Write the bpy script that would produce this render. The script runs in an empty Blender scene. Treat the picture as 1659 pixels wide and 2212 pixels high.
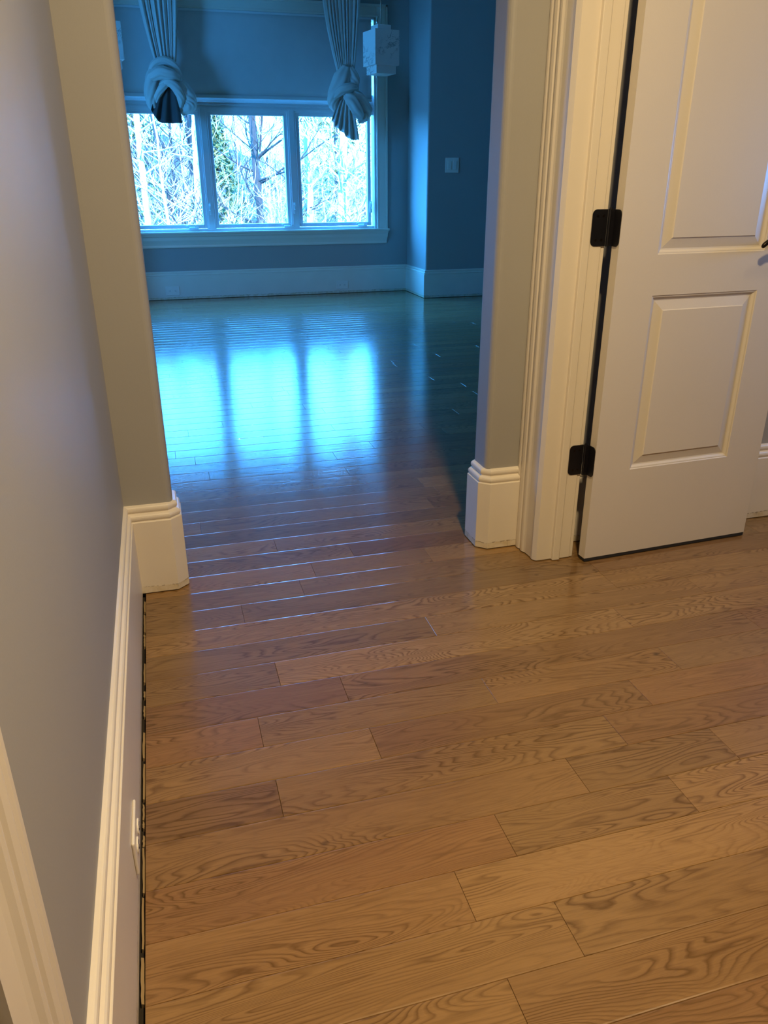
import bpy, bmesh, math, random
from mathutils import Vector, Matrix, noise as mnoise
random.seed(7)
C = bpy.context.scene.collection
sc = bpy.context.scene
PI = math.pi

# ------------------------------------------------------------------ camera
cam = bpy.data.cameras.new('camera')
cam.sensor_fit = 'HORIZONTAL'; cam.sensor_width = 36.0
cam.lens = 36.0 * 1668.2 / 1659.0
cam.clip_start = 0.02; cam.clip_end = 600
camo = bpy.data.objects.new('camera', cam); C.objects.link(camo)
Rv = Vector((0.96242, -0.27154, -0.00253)); Uv = Vector((0.10955, 0.37973, 0.91859)); Fv = Vector((0.24848, 0.88435, -0.39521))
camo.matrix_world = Matrix(((Rv.x, Uv.x, -Fv.x, 0), (Rv.y, Uv.y, -Fv.y, 0), (Rv.z, Uv.z, -Fv.z, 1.2), (0, 0, 0, 1)))
sc.camera = camo

# ------------------------------------------------------------------ view
sc.view_settings.view_transform = 'Standard'
sc.view_settings.look = 'None'
sc.view_settings.exposure = 0.0
sc.view_settings.gamma = 1.0
sc.view_settings.use_curve_mapping = False
sc.cycles.max_bounces = 10
sc.cycles.diffuse_bounces = 6
sc.cycles.sample_clamp_indirect = 8.0
sc.cycles.caustics_reflective = False

# ------------------------------------------------------------------ world (overcast-bright cool sky)
W = bpy.data.worlds.new('sky'); sc.world = W; W.use_nodes = True
wn = W.node_tree.nodes; wl = W.node_tree.links
bg = wn['Background']
tc = wn.new('ShaderNodeTexCoord'); sp = wn.new('ShaderNodeSeparateXYZ'); cr = wn.new('ShaderNodeValToRGB')
wl.new(tc.outputs['Generated'], sp.inputs[0]); wl.new(sp.outputs['Z'], cr.inputs[0]); wl.new(cr.outputs[0], bg.inputs[0])
cr.color_ramp.elements[0].position = 0.0; cr.color_ramp.elements[0].color = (0.046, 0.36, 1.0, 1)
cr.color_ramp.elements[1].position = 0.8; cr.color_ramp.elements[1].color = (0.038, 0.33, 1.0, 1)
bg.inputs[1].default_value = 45.0

# ------------------------------------------------------------------ sun and lamps
def light(name, kind, loc, energy, color, size=0.2, rot=(0, 0, 0), sizey=None):
    l = bpy.data.lights.new(name, kind); l.energy = energy; l.color = color
    if kind == 'AREA':
        l.size = size
        if sizey: l.shape = 'RECTANGLE'; l.size_y = sizey
        else: l.shape = 'DISK'
    elif kind == 'SUN': l.angle = size
    o = bpy.data.objects.new(name, l); o.location = loc; o.rotation_euler = rot; C.objects.link(o); return o
light('sun', 'SUN', (5, -20, 30), 34.0, (0.78, 0.88, 1.0), math.radians(0.6), (math.radians(62), 0, 0))
light('hall_ceiling_light', 'AREA', (0.62, 0.60, 2.66), 62.0, (1.0, 0.735, 0.39), 0.16)
light('added_side_room_fill', 'AREA', (1.95, 1.20, 2.70), 4.0, (1.0, 0.73, 0.40), 0.16)  # added unseen lamp, weak warm fill for the door side
# sky portal in the window opening (guides the daylight only)
pt = light('window_portal', 'AREA', (1.07, 9.12, 1.72), 1.0, (1, 1, 1), 2.72, (math.radians(-90), 0, 0), 2.0)
pt.data.cycles.is_portal = True
pt2 = light('added_window_portal', 'AREA', (-2.70, 6.15, 1.45), 1.0, (1, 1, 1), 1.0, (0, math.radians(-90), 0), 1.1)  # guides sky through the added left-wall window
pt2.data.cycles.is_portal = True
pt3 = light('added_side_room_portal', 'AREA', (3.34, 1.72, 1.26), 1.0, (1, 1, 1), 0.22, (0, math.radians(90), 0), 0.6)  # guides sky through the added side room window, cool fill
pt3.data.cycles.is_portal = True

# ------------------------------------------------------------------ node helpers
def newmat(name):
    m = bpy.data.materials.new(name); m.use_nodes = True
    return m, m.node_tree.nodes, m.node_tree.links, m.node_tree.nodes['Principled BSDF']
def math_n(n, l, op, a, b=None, c=None, clamp=False):
    x = n.new('ShaderNodeMath'); x.operation = op; x.use_clamp = clamp
    for i, v in enumerate((a, b, c)):
        if v is None: continue
        if isinstance(v, (int, float)): x.inputs[i].default_value = v
        else: l.new(v, x.inputs[i])
    return x.outputs[0]
def mix_n(n, l, f, a, b, blend='MIX'):
    x = n.new('ShaderNodeMix'); x.data_type = 'RGBA'; x.blend_type = blend
    for i, v in ((0, f), (6, a), (7, b)):
        if isinstance(v, (int, float)): x.inputs[i].default_value = v
        elif isinstance(v, tuple): x.inputs[i].default_value = v if len(v) == 4 else v + (1,)
        else: l.new(v, x.inputs[i])
    return x.outputs[2]
def ramp(n, l, f, stops):
    x = n.new('ShaderNodeValToRGB'); l.new(f, x.inputs[0]); e = x.color_ramp.elements
    while len(e) < len(stops): e.new(0.5)
    for i, (p, c) in enumerate(stops):
        e[i].position = p; e[i].color = (c, c, c, 1) if isinstance(c, (int, float)) else c + (1,)
    return x.outputs[0]
def smooth(n, l, v, a, b, lo=0.0, hi=1.0):
    x = n.new('ShaderNodeMapRange'); x.interpolation_type = 'SMOOTHSTEP'; l.new(v, x.inputs[0])
    x.inputs[1].default_value = a; x.inputs[2].default_value = b; x.inputs[3].default_value = lo; x.inputs[4].default_value = hi
    return x.outputs[0]
def noise(n, l, vec, scale, detail=2, rough=0.5, dist=0.0):
    x = n.new('ShaderNodeTexNoise'); x.inputs['Scale'].default_value = scale; x.inputs['Detail'].default_value = detail
    x.inputs['Roughness'].default_value = rough; x.inputs['Distortion'].default_value = dist
    if vec is not None: l.new(vec, x.inputs['Vector'])
    return x.outputs['Fac']
def bump(n, l, h, strength, dist, normal=None):
    x = n.new('ShaderNodeBump'); x.inputs['Distance'].default_value = dist; l.new(h, x.inputs['Height'])
    if isinstance(strength, (int, float)): x.inputs['Strength'].default_value = strength
    else: l.new(strength, x.inputs['Strength'])
    if normal is not None: l.new(normal, x.inputs['Normal'])
    return x.outputs[0]
def simple(name, col, rough=0.5, metal=0.0, bscale=0, bstr=0.1, var=0.0, bdist=0.001):
    m, n, l, b = newmat(name)
    b.inputs['Base Color'].default_value = col + (1,); b.inputs['Roughness'].default_value = rough; b.inputs['Metallic'].default_value = metal
    t = n.new('ShaderNodeTexCoord').outputs['Object']
    if var:
        f = noise(n, l, t, 3.0, 3)
        dark = tuple(c * (1 - var) for c in col)
        l.new(mix_n(n, l, ramp(n, l, f, [(0.3, 0.0), (0.7, 1.0)]), dark, col), b.inputs['Base Color'])
    if bscale: l.new(bump(n, l, noise(n, l, t, bscale, 2), bstr, bdist), b.inputs['Normal'])
    return m

# ------------------------------------------------------------------ materials
M_wall = simple('wall_paint', (0.35, 0.345, 0.33), 0.55, bscale=260, bstr=0.12, var=0.03)
M_ceil = simple('ceiling_paint', (0.72, 0.69, 0.64), 0.8, var=0.02)
M_trim = simple('trim_paint', (0.76, 0.70, 0.60), 0.32, bscale=60, bstr=0.03, var=0.03)
M_door = simple('door_paint', (0.68, 0.63, 0.55), 0.36, bscale=220, bstr=0.12, var=0.03)
M_doorcore = simple('door_raw_edge', (0.05, 0.035, 0.02), 0.8)
M_black = simple('black_metal', (0.003, 0.003, 0.006), 0.45)
M_knob = simple('dark_bronze', (0.03, 0.024, 0.018), 0.28, 0.8)
M_steel = simple('pin_steel', (0.35, 0.35, 0.38), 0.3, 1.0)
M_plate = simple('outlet_plastic', (0.80, 0.76, 0.68), 0.28, var=0.02)
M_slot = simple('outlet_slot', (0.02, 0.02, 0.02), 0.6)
M_sub = simple('subfloor', (0.035, 0.026, 0.018), 0.95, bscale=30, bstr=0.4, var=0.5)
M_sliver = simple('wood_sliver', (0.44, 0.31, 0.16), 0.8, bscale=90, bstr=0.4, var=0.35)
M_winframe = simple('window_frame_paint', (0.72, 0.72, 0.72), 0.35, var=0.03)
M_brass = simple('pendant_metal', (0.55, 0.50, 0.42), 0.25, 1.0)
M_ground = simple('forest_ground', (0.035, 0.03, 0.022), 0.95, bscale=1.5, bstr=0.5, var=0.6)

def mat_base():
    m, n, l, b = newmat('baseboard_paint')
    t = n.new('ShaderNodeTexCoord').outputs['Object']
    s = n.new('ShaderNodeSeparateXYZ'); l.new(t, s.inputs[0])
    mp = n.new('ShaderNodeMapping'); mp.inputs['Scale'].default_value = (1, 1, 0.35); l.new(t, mp.inputs[0])
    wob = noise(n, l, mp.outputs[0], 14, 3)
    z = math_n(n, l, 'ADD', s.outputs['Z'], math_n(n, l, 'MULTIPLY', math_n(n, l, 'SUBTRACT', wob, 0.5), 0.012))
    low = smooth(n, l, z, 0.027, 0.0245)
    line = math_n(n, l, 'MULTIPLY', smooth(n, l, z, 0.0225, 0.0255), smooth(n, l, z, 0.0285, 0.0255))
    g = noise(n, l, t, 90, 4, 0.7)
    g2 = noise(n, l, t, 26, 3, 0.6)
    mp2 = n.new('ShaderNodeMapping'); mp2.inputs['Scale'].default_value = (1, 1, 0.25); l.new(t, mp2.inputs[0])
    nick = math_n(n, l, 'MULTIPLY', low, ramp(n, l, noise(n, l, mp2.outputs[0], 210, 3, 0.7), [(0.56, 0.0), (0.66, 0.75)]))
    base = mix_n(n, l, ramp(n, l, noise(n, l, t, 4, 3), [(0.3, 0.0), (0.7, 1.0)]), (0.73, 0.67, 0.57), (0.77, 0.715, 0.62))
    col = mix_n(n, l, math_n(n, l, 'MULTIPLY', low, ramp(n, l, g2, [(0.35, 0.25), (0.65, 0.9)])), base, (0.60, 0.50, 0.31))
    col = mix_n(n, l, math_n(n, l, 'MULTIPLY', nick, ramp(n, l, g2, [(0.45, 0.0), (0.6, 1.0)])), col, (0.10, 0.07, 0.035))
    col = mix_n(n, l, math_n(n, l, 'MULTIPLY', line, ramp(n, l, g, [(0.45, 0.0), (0.58, 0.8)])), col, (0.14, 0.10, 0.06))
    l.new(col, b.inputs['Base Color'])
    b.inputs['Roughness'].default_value = 0.35
    l.new(bump(n, l, math_n(n, l, 'MULTIPLY', g, low), 0.5, 0.001), b.inputs['Normal'])
    return m
M_base = mat_base()

def mat_floor():
    m, n, l, b = newmat('oak_planks')
    geo = n.new('ShaderNodeNewGeometry'); P = geo.outputs['Position']
    at = n.new('ShaderNodeAttribute'); at.attribute_name = 'rnd'
    rs = n.new('ShaderNodeSeparateColor'); l.new(at.outputs['Color'], rs.inputs[0])
    r1, r2, r3 = rs.outputs
    sep = n.new('ShaderNodeSeparateXYZ'); l.new(P, sep.inputs[0])
    # per-plank shifted coordinates
    cx = math_n(n, l, 'ADD', sep.outputs['X'], math_n(n, l, 'MULTIPLY', r1, 41.0))
    cy = math_n(n, l, 'ADD', sep.outputs['Y'], math_n(n, l, 'MULTIPLY', r2, 23.0))
    cv = n.new('ShaderNodeCombineXYZ'); l.new(cx, cv.inputs[0]); l.new(cy, cv.inputs[1]); l.new(math_n(n, l, 'MULTIPLY', r3, 9.0), cv.inputs[2])
    def mapped(sx, sy):
        mp = n.new('ShaderNodeMapping'); mp.inputs['Scale'].default_value = (sx, sy, 1); l.new(cv.outputs[0], mp.inputs[0]); return mp.outputs[0]
    # cathedral rings: contour lines of a stretched field
    f1 = noise(n, l, mapped(1.15, 7.5), 1.5, 2, 0.42, 0.35)
    nr = math_n(n, l, 'MULTIPLY', f1, math_n(n, l, 'ADD', 24.0, math_n(n, l, 'MULTIPLY', r3, 20.0)))
    wob = noise(n, l, mapped(9, 42), 1.0, 3, 0.6)
    ph = math_n(n, l, 'ADD', nr, math_n(n, l, 'MULTIPLY', wob, 0.9))
    fr = math_n(n, l, 'FRACT', ph)
    ring = ramp(n, l, fr, [(0.0, 0.10), (0.42, 0.0), (0.70, 0.55), (0.84, 1.0), (0.95, 0.45), (1.0, 0.10)])
    gate = ramp(n, l, noise(n, l, mapped(1.4, 6.0), 1.3, 2), [(0.36, 0.18), (0.58, 1.0)])
    ring = math_n(n, l, 'MULTIPLY', ring, gate)
    # pores / fibres
    fib = ramp(n, l, noise(n, l, mapped(14, 420), 1.0, 3, 0.65), [(0.48, 0.0), (0.72, 1.0)])
    fib2 = noise(n, l, mapped(3.0, 60), 1.0, 3, 0.6)
    blot = noise(n, l, mapped(2.2, 7.0), 1.0, 3, 0.55)
    base = mix_n(n, l, r2, (0.252, 0.143, 0.052), (0.300, 0.175, 0.066))
    base = mix_n(n, l, smooth(n, l, r1, 0.55, 1.0, 0, 0.7), base, (0.228, 0.106, 0.040))
    base = mix_n(n, l, ramp(n, l, blot, [(0.40, 0.0), (0.75, 0.45)]), base, (0.170, 0.086, 0.032))
    base = mix_n(n, l, ramp(n, l, fib2, [(0.35, 0.0), (0.75, 0.35)]), base, (0.350, 0.203, 0.080))
    col = mix_n(n, l, math_n(n, l, 'MULTIPLY', ring, 0.95), base, (0.120, 0.058, 0.014))
    col = mix_n(n, l, math_n(n, l, 'MULTIPLY', fib, 0.34), col, (0.095, 0.046, 0.012))
    # little knots
    vo = n.new('ShaderNodeTexVoronoi'); vo.inputs['Scale'].default_value = 1.0; l.new(mapped(1.9, 2.6), vo.inputs['Vector'])
    kn = math_n(n, l, 'MULTIPLY', ramp(n, l, vo.outputs['Distance'], [(0.006, 1.0), (0.024, 0.0)]), 0.85)
    col = mix_n(n, l, kn, col, (0.035, 0.018, 0.008))
    tone = math_n(n, l, 'ADD', 0.84, math_n(n, l, 'MULTIPLY', r3, 0.30))
    tn = n.new('ShaderNodeVectorMath'); tn.operation = 'SCALE'; l.new(col, tn.inputs[0]); l.new(tone, tn.inputs['Scale'])
    l.new(tn.outputs[0], b.inputs['Base Color'])
    b.inputs['Roughness'].default_value = 0.42
    b.inputs['Specular IOR Level'].default_value = 0.07
    # fresh finish: wet beyond the doorway, drier in the hall
    edge = math_n(n, l, 'ADD', sep.outputs['Y'], math_n(n, l, 'MULTIPLY', math_n(n, l, 'SUBTRACT', noise(n, l, P, 3.0, 2), 0.5), 0.25))
    wet = smooth(n, l, edge, 1.55, 2.30)
    b.inputs['Coat Weight'].default_value = 1.0
    b.inputs['Coat IOR'].default_value = 1.58
    l.new(math_n(n, l, 'SUBTRACT', 0.26, math_n(n, l, 'MULTIPLY', wet, 0.243)), b.inputs['Coat Roughness'])
    # orange-peel of the wet coat, long ripples along the boards
    pe = noise(n, l, P, 190, 2, 0.55)
    mp = n.new('ShaderNodeMapping'); mp.inputs['Scale'].default_value = (6, 55, 1); l.new(P, mp.inputs[0])
    rip = noise(n, l, mp.outputs[0], 1.0, 2, 0.5)
    nb = bump(n, l, pe, math_n(n, l, 'MULTIPLY', wet, 0.50), 0.0006)
    nb = bump(n, l, rip, math_n(n, l, 'ADD', 0.06, math_n(n, l, 'MULTIPLY', wet, 0.10)), 0.002, nb)
    l.new(nb, b.inputs['Coat Normal'])
    l.new(bump(n, l, fib, 0.12, 0.0005), b.inputs['Normal'])
    return m
M_floor = mat_floor()

def mat_cloth(name, col, trans, scale=420):
    m, n, l, b = newmat(name)
    t = n.new('ShaderNodeTexCoord').outputs['Object']
    w1 = noise(n, l, t, scale, 2)
    f = noise(n, l, t, 6, 3)
    dk = tuple(c * 0.88 for c in col)
    l.new(mix_n(n, l, f, dk, col), b.inputs['Base Color'])
    b.inputs['Roughness'].default_value = 0.9
    l.new(bump(n, l, w1, 0.25, 0.002), b.inputs['Normal'])
    if trans:
        tr = n.new('ShaderNodeBsdfTranslucent'); tr.inputs[0].default_value = col + (1,)
        mx = n.new('ShaderNodeMixShader'); mx.inputs[0].default_value = trans
        out = n['Material Output']; l.new(b.outputs[0], mx.inputs[1]); l.new(tr.outputs[0], mx.inputs[2]); l.new(mx.outputs[0], out.inputs[0])
    return m
M_shade = mat_cloth('shade_fabric', (0.66, 0.62, 0.60), 0.03)
M_curtain = mat_cloth('curtain_linen', (0.76, 0.73, 0.68), 0.06, 300)
M_lining = mat_cloth('curtain_lining', (0.10, 0.09, 0.09), 0.0, 300)

def mat_marble():
    m, n, l, b = newmat('veined_alabaster')
    t = n.new('ShaderNodeTexCoord').outputs['Object']
    f = noise(n, l, t, 7, 5, 0.6, 1.8)
    v = ramp(n, l, f, [(0.455, 0.0), (0.495, 0.75), (0.53, 0.0)])
    g = ramp(n, l, noise(n, l, t, 5, 2), [(0.50, 0.0), (0.62, 1.0)])
    l.new(mix_n(n, l, math_n(n, l, 'MULTIPLY', v, g), (0.86, 0.84, 0.80), (0.20, 0.19, 0.18)), b.inputs['Base Color'])
    b.inputs['Roughness'].default_value = 0.3
    b.inputs['Subsurface Weight'].default_value = 0.15
    b.inputs['Subsurface Radius'].default_value = (0.05, 0.05, 0.05)
    return m
M_marble = mat_marble()

def mat_glass():
    m, n, l, b = newmat('window_glass')
    n.remove(b)
    tr = n.new('ShaderNodeBsdfTransparent'); tr.inputs[0].default_value = (0.96, 0.98, 0.98, 1)
    gl = n.new('ShaderNodeBsdfGlossy'); gl.inputs['Roughness'].default_value = 0.02
    fr = n.new('ShaderNodeLayerWeight'); fr.inputs[0].default_value = 0.5
    fv = math_n(n, l, 'ADD', 0.035, math_n(n, l, 'MULTIPLY', math_n(n, l, 'POWER', fr.outputs['Facing'], 5.0), 0.6))
    mx = n.new('ShaderNodeMixShader'); l.new(fv, mx.inputs[0]); l.new(tr.outputs[0], mx.inputs[1]); l.new(gl.outputs[0], mx.inputs[2])
    l.new(mx.outputs[0], n['Material Output'].inputs[0])
    return m
M_glass = mat_glass()
def mat_bark(name, c1, c2):
    m, n, l, b = newmat(name)
    t = n.new('ShaderNodeTexCoord').outputs['Object']
    mp = n.new('ShaderNodeMapping'); mp.inputs['Scale'].default_value = (6, 6, 1.2); l.new(t, mp.inputs[0])
    l.new(mix_n(n, l, ramp(n, l, noise(n, l, mp.outputs[0], 2.0, 4, 0.6), [(0.35, 0.0), (0.65, 1.0)]), c1, c2), b.inputs['Base Color'])
    b.inputs['Roughness'].default_value = 0.9
    return m
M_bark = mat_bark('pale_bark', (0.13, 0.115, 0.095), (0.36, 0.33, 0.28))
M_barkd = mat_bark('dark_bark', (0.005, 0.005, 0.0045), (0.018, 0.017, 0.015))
M_leaf = simple('pine_needles', (0.10, 0.12, 0.035), 0.8, var=0.5)
def mat_hill():
    m, n, l, b = newmat('distant_woods')
    t = n.new('ShaderNodeTexCoord').outputs['Object']
    mp = n.new('ShaderNodeMapping'); mp.inputs['Scale'].default_value = (1, 1, 0.30); l.new(t, mp.inputs[0])
    f = noise(n, l, mp.outputs[0], 1.6, 5, 0.72)
    f2 = noise(n, l, t, 0.25, 3)
    c = mix_n(n, l, ramp(n, l, f, [(0.42, 0.0), (0.60, 1.0)]), (0.004, 0.004, 0.0035), (0.022, 0.020, 0.018))
    l.new(mix_n(n, l, ramp(n, l, f2, [(0.5, 0.0), (0.7, 0.5)]), c, (0.035,0.045,0.012)), b.inputs['Base Color'])
    b.inputs['Roughness'].default_value = 1.0
    l.new(bump(n, l, f, 1.0, 0.6), b.inputs['Normal'])
    return m
M_hill = mat_hill()

# ------------------------------------------------------------------ mesh helpers
def obj(name, bm, mat, parent=None, smooth=False, loc=None):
    bmesh.ops.recalc_face_normals(bm, faces=bm.faces)
    me = bpy.data.meshes.new(name); bm.to_mesh(me); bm.free()
    me.materials.append(mat)
    if smooth:
        me.polygons.foreach_set('use_smooth', [True] * len(me.polygons))
    o = bpy.data.objects.new(name, me); C.objects.link(o)
    if parent: o.parent = parent
    if loc: o.location = loc
    return o
def struct(o): o['kind'] = 'structure'; return o
def tag(o, label, cat, group=None):
    o['label'] = label; o['category'] = cat
    if group: o['group'] = group
    return o
def empty(name, loc=(0, 0, 0), rz=0.0):
    o = bpy.data.objects.new(name, None); o.location = loc; o.rotation_euler = (0, 0, rz); o.empty_display_size = 0.1
    C.objects.link(o); return o
def box(bm, x0, x1, y0, y1, z0, z1, bev=0.0):
    vs = [bm.verts.new((x, y, z)) for x in (x0, x1) for y in (y0, y1) for z in (z0, z1)]
    fs = [(0, 1, 3, 2), (4, 6, 7, 5), (0, 4, 5, 1), (2, 3, 7, 6), (0, 2, 6, 4), (1, 5, 7, 3)]
    faces = [bm.faces.new([vs[i] for i in f]) for f in fs]
    if bev:
        es = list({e for f in faces for e in f.edges})
        bmesh.ops.bevel(bm, geom=es, offset=bev, segments=2, affect='EDGES', profile=0.5)
def prism(bm, pts, z0, z1):
    a = [bm.verts.new((x, y, z0)) for x, y in pts]; b = [bm.verts.new((x, y, z1)) for x, y in pts]
    n = len(pts)
    for i in range(n): bm.faces.new((a[i], a[(i + 1) % n], b[(i + 1) % n], b[i]))
    bm.faces.new(a); bm.faces.new(b)
def rounded_rect_pts(x0, x1, y0, y1, r, corners, k=6):
    """footprint with chosen corners rounded; corners subset of 'ab cd' = (x0y0,x1y0,x1y1,x0y1)"""
    out = []
    spec = [(x0, y0, 180), (x1, y0, 270), (x1, y1, 0), (x0, y1, 90)]
    sg = [(1, 1), (-1, 1), (-1, -1), (1, -1)]
    for i, (x, y, a0) in enumerate(spec):
        if i in corners:
            cx, cy = x + sg[i][0] * r, y + sg[i][1] * r
            for j in range(k + 1):
                a = math.radians(a0 + 90 * j / k); out.append((cx + r * math.cos(a), cy + r * math.sin(a)))
        else: out.append((x, y))
    return out
def sweep(bm, path, prof, closed=False):
    """extrude profile [(offset,z)] along a floor path with mitres; offset goes to the RIGHT of travel"""
    n = len(path); rings = []
    for i, p in enumerate(path):
        p = Vector(p)
        d0 = (p - Vector(path[i - 1])).normalized() if (i > 0 or closed) else None
        d1 = (Vector(path[(i + 1) % n]) - p).normalized() if (i < n - 1 or closed) else None
        if d0 is None: d0 = d1
        if d1 is None: d1 = d0
        n0 = Vector((d0.y, -d0.x)); n1 = Vector((d1.y, -d1.x)); m = (n0 + n1).normalized(); k = 1.0 / max(0.2, m.dot(n0))
        rings.append([bm.verts.new((p.x + m.x * k * o, p.y + m.y * k * o, z)) for o, z in prof])
    q = len(prof)
    for i in range(n if closed else n - 1):
        a, b = rings[i], rings[(i + 1) % n]
        for j in range(q): bm.faces.new((a[j], a[(j + 1) % q], b[(j + 1) % q], b[j]))
    if not closed: bm.faces.new(rings[0]); bm.faces.new(rings[-1])
def vprism_profile(bm, prof, z0, z1): prism(bm, prof, z0, z1)
def tube(bm, pts, rad, seg=8, cap=True, ripple=None):
    """tube along 3D points; rad float or list; ripple=(count, amp)"""
    n = len(pts); P = [Vector(p) for p in pts]; rings = []
    up = Vector((0.013, 0.31, 0.95)).normalized()
    for i in range(n):
        t = (P[min(i + 1, n - 1)] - P[max(i - 1, 0)]).normalized()
        s = t.cross(up)
        if s.length < 1e-3: s = t.cross(Vector((1, 0, 0)))
        s.normalize(); u = s.cross(t).normalized()
        r = rad[i] if isinstance(rad, (list, tuple)) else rad
        ring = []
        for k in range(seg):
            a = 2 * PI * k / seg; rr = r
            if ripple: rr = r * (1 + ripple[1] * math.sin(ripple[0] * a + 0.6 * math.sin(i * 0.45)))
            ring.append(bm.verts.new(P[i] + s * math.cos(a) * rr + u * math.sin(a) * rr))
        rings.append(ring)
    for i in range(n - 1):
        for k in range(seg): bm.faces.new((rings[i][k], rings[i][(k + 1) % seg], rings[i + 1][(k + 1) % seg], rings[i + 1][k]))
    if cap:
        bm.faces.new(rings[0]); bm.faces.new(rings[-1])
def spline(pts, n):
    """Catmull-Rom through pts"""
    P = [Vector(p) for p in pts]; P = [P[0] * 2 - P[1]] + P + [P[-1] * 2 - P[-2]]; out = []
    segs = len(P) - 3
    for i in range(n):
        u = i / (n - 1) * segs; k = min(int(u), segs - 1); t = u - k
        a, b, c, d = P[k:k + 4]
        out.append(0.5 * ((2 * b) + (c - a) * t + (2 * a - 5 * b + 4 * c - d) * t * t + (3 * b - a - 3 * c + d) * t ** 3))
    return out

# ------------------------------------------------------------------ dimensions (metres)
WX = -0.176            # hall left wall surface
FY = 2.283             # front face of the wall with the wide opening
BY = 2.400             # its back face
JL, JR = -0.032, 1.001 # opening sides
WINY = 8.994; OUTY = 8.317; NR = 2.8136; NL = -0.67
HC = 2.75; RC = 3.25   # ceilings
ROOM_L, ROOM_R = -2.6, 4.6

# ------------------------------------------------------------------ floor
def make_floor():
    bm = bmesh.new(); lay = bm.loops.layers.float_color.new('rnd')
    y0, w = 0.8847, 0.1117
    known = {-2: [0.424], 0: [0.4155], 1: [0.545, 0.954], 2: [0.766, 1.143], 3: [0.127, 0.927], 4: [0.367, 1.066], 5: [0.116, 0.700, 1.229],
             6: [0.345, 1.576], 7: [0.190], 8: [0.656], 9: [1.305], 11: [0.335], 12: [0.394, 0.80], 13: [0.55], 14: [0.30], 16: [0.961], 17: [1.03]}
    tones = {(1, 2): (0.2, 0.9, 0.9), (0, 1): (0.15, 0.95, 0.95), (0, 2): (0.35, 0.9, 0.85), (7, 1): (0.1, 0.95, 0.9), (4, 3): (0.9, 0.1, 0.25), (-1, 1): (0.4, 0.5, 0.35)}
    W1, W2, D1, D2 = 0.0008, 0.0030, -0.0016, -0.00032
    for r in range(-22, 74):
        ya, yb = y0 + r * w, y0 + (r + 1) * w
        mid = (ya + yb) / 2
        if mid > FY + 0.05:
            xa, xb = ROOM_L, ROOM_R
        else:
            xa, xb = WX + 0.030, 3.25
        if mid > OUTY: xa, xb = NL, NR
        rr = random.Random(100 + r)
        js = list(known.get(r, []))
        if not js: js = [rr.uniform(0.0, 1.4)]
        x = js[-1]
        while x < xb: x += rr.uniform(0.75, 1.9); js.append(x)
        x = js[0]
        while x > xa: x -= rr.uniform(0.9, 2.0); js.insert(0, x)
        js = [xa] + [j for j in js if xa + 0.12 < j < xb - 0.12] + [xb]
        yb2 = yb
        if FY - 0.03 < mid < FY + 0.15: pass
        for i in range(len(js) - 1):
            a, b = js[i], js[i + 1]
            col = (rr.random(), rr.random(), rr.random(), 1)
            t = tones.get((r, i))
            if t: col = t + (1,)
            def ring(ins, z): e = min(ins, 0.0004) + ins * 0.12; return [bm.verts.new(v) for v in ((a + e, ya + ins, z), (b - e, ya + ins, z), (b - e, yb2 - ins, z), (a + e, yb2 - ins, z))]
            R0 = ring(0.0001, -0.016); R1 = ring(0.0001, D1); R2 = ring(W1, D2); R3 = ring(W2, 0.0)
            # gentler end joints
            fs = [bm.faces.new(R3)]
            for A, B in ((R0, R1), (R1, R2), (R2, R3)):
                for k in range(4): fs.append(bm.faces.new((A[k], A[(k + 1) % 4], B[(k + 1) % 4], B[k])))
            for f in fs:
                for lp in f.loops: lp[lay] = col
    me = bpy.data.meshes.new('floor'); bm.to_mesh(me); bm.free(); me.materials.append(M_floor)
    o = bpy.data.objects.new('floor', me); C.objects.link(o); struct(o)
    bm = bmesh.new(); box(bm, ROOM_L - 0.3, ROOM_R + 0.3, -1.7, 9.3, -0.12, -0.0165); struct(obj('floor_underlay', bm, M_sub))
make_floor()

# ------------------------------------------------------------------ walls and ceilings
def wall(name, *a, mat=None):
    bm = bmesh.new(); box(bm, *a); return struct(obj(name, bm, mat or M_wall))
wall('wall_left', WX - 0.12, WX, -1.6, FY, -0.016, HC)
bm = bmesh.new(); prism(bm, rounded_rect_pts(ROOM_L, JL, FY, BY, 0.022, (1, 2)), -0.016, RC); struct(obj('wall_opening_left', bm, M_wall))
bm = bmesh.new(); prism(bm, rounded_rect_pts(JR, ROOM_R, FY, BY, 0.022, (0, 3)), -0.016, RC); struct(obj('wall_opening_right', bm, M_wall))
wall('wall_opening_top', JL, JR, FY, BY, 2.42, RC)
# hall right wall with the side doorway (double-width), and the side room
CX0, CX1 = 1.137, 1.255
wall('wall_right', CX0, CX1, 2.139, FY, 0.0, HC)
wall('wall_right_near', CX0, CX1, -1.6, 0.62, -0.016, HC)
wall('wall_right_top', CX0, CX1, 0.62, 2.139, 2.50, HC)
wall('wall_near', WX - 0.12, 3.4, -1.72, -1.6, -0.016, HC)
wall('wall_side_room_back', CX1, 3.25, 2.254, FY, -0.016, HC)
wall('wall_side_room_right', 3.25, 3.37, 2.02, FY, -0.016, HC)
wall('wall_side_room_right_near', 3.25, 3.37, -1.6, 1.42, -0.016, HC)
wall('wall_side_room_right_below', 3.25, 3.37, 1.42, 2.02, -0.016, 1.15)  # opening above is an added, unseen window that lets in cool fill
wall('wall_side_room_right_above', 3.25, 3.37, 1.42, 2.02, 1.37, HC)
wall('ceiling_hall', WX - 0.12, 3.4, -1.72, FY, HC, HC + 0.1, mat=M_ceil)
wall('ceiling', ROOM_L - 0.1, ROOM_R + 0.1, BY, WINY + 0.2, RC, RC + 0.1, mat=M_ceil)
LY0, LY1, LZ0, LZ1 = 5.6, 6.7, 0.95, 1.95      # added unseen window opening in the room's left wall, for cool fill
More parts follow.
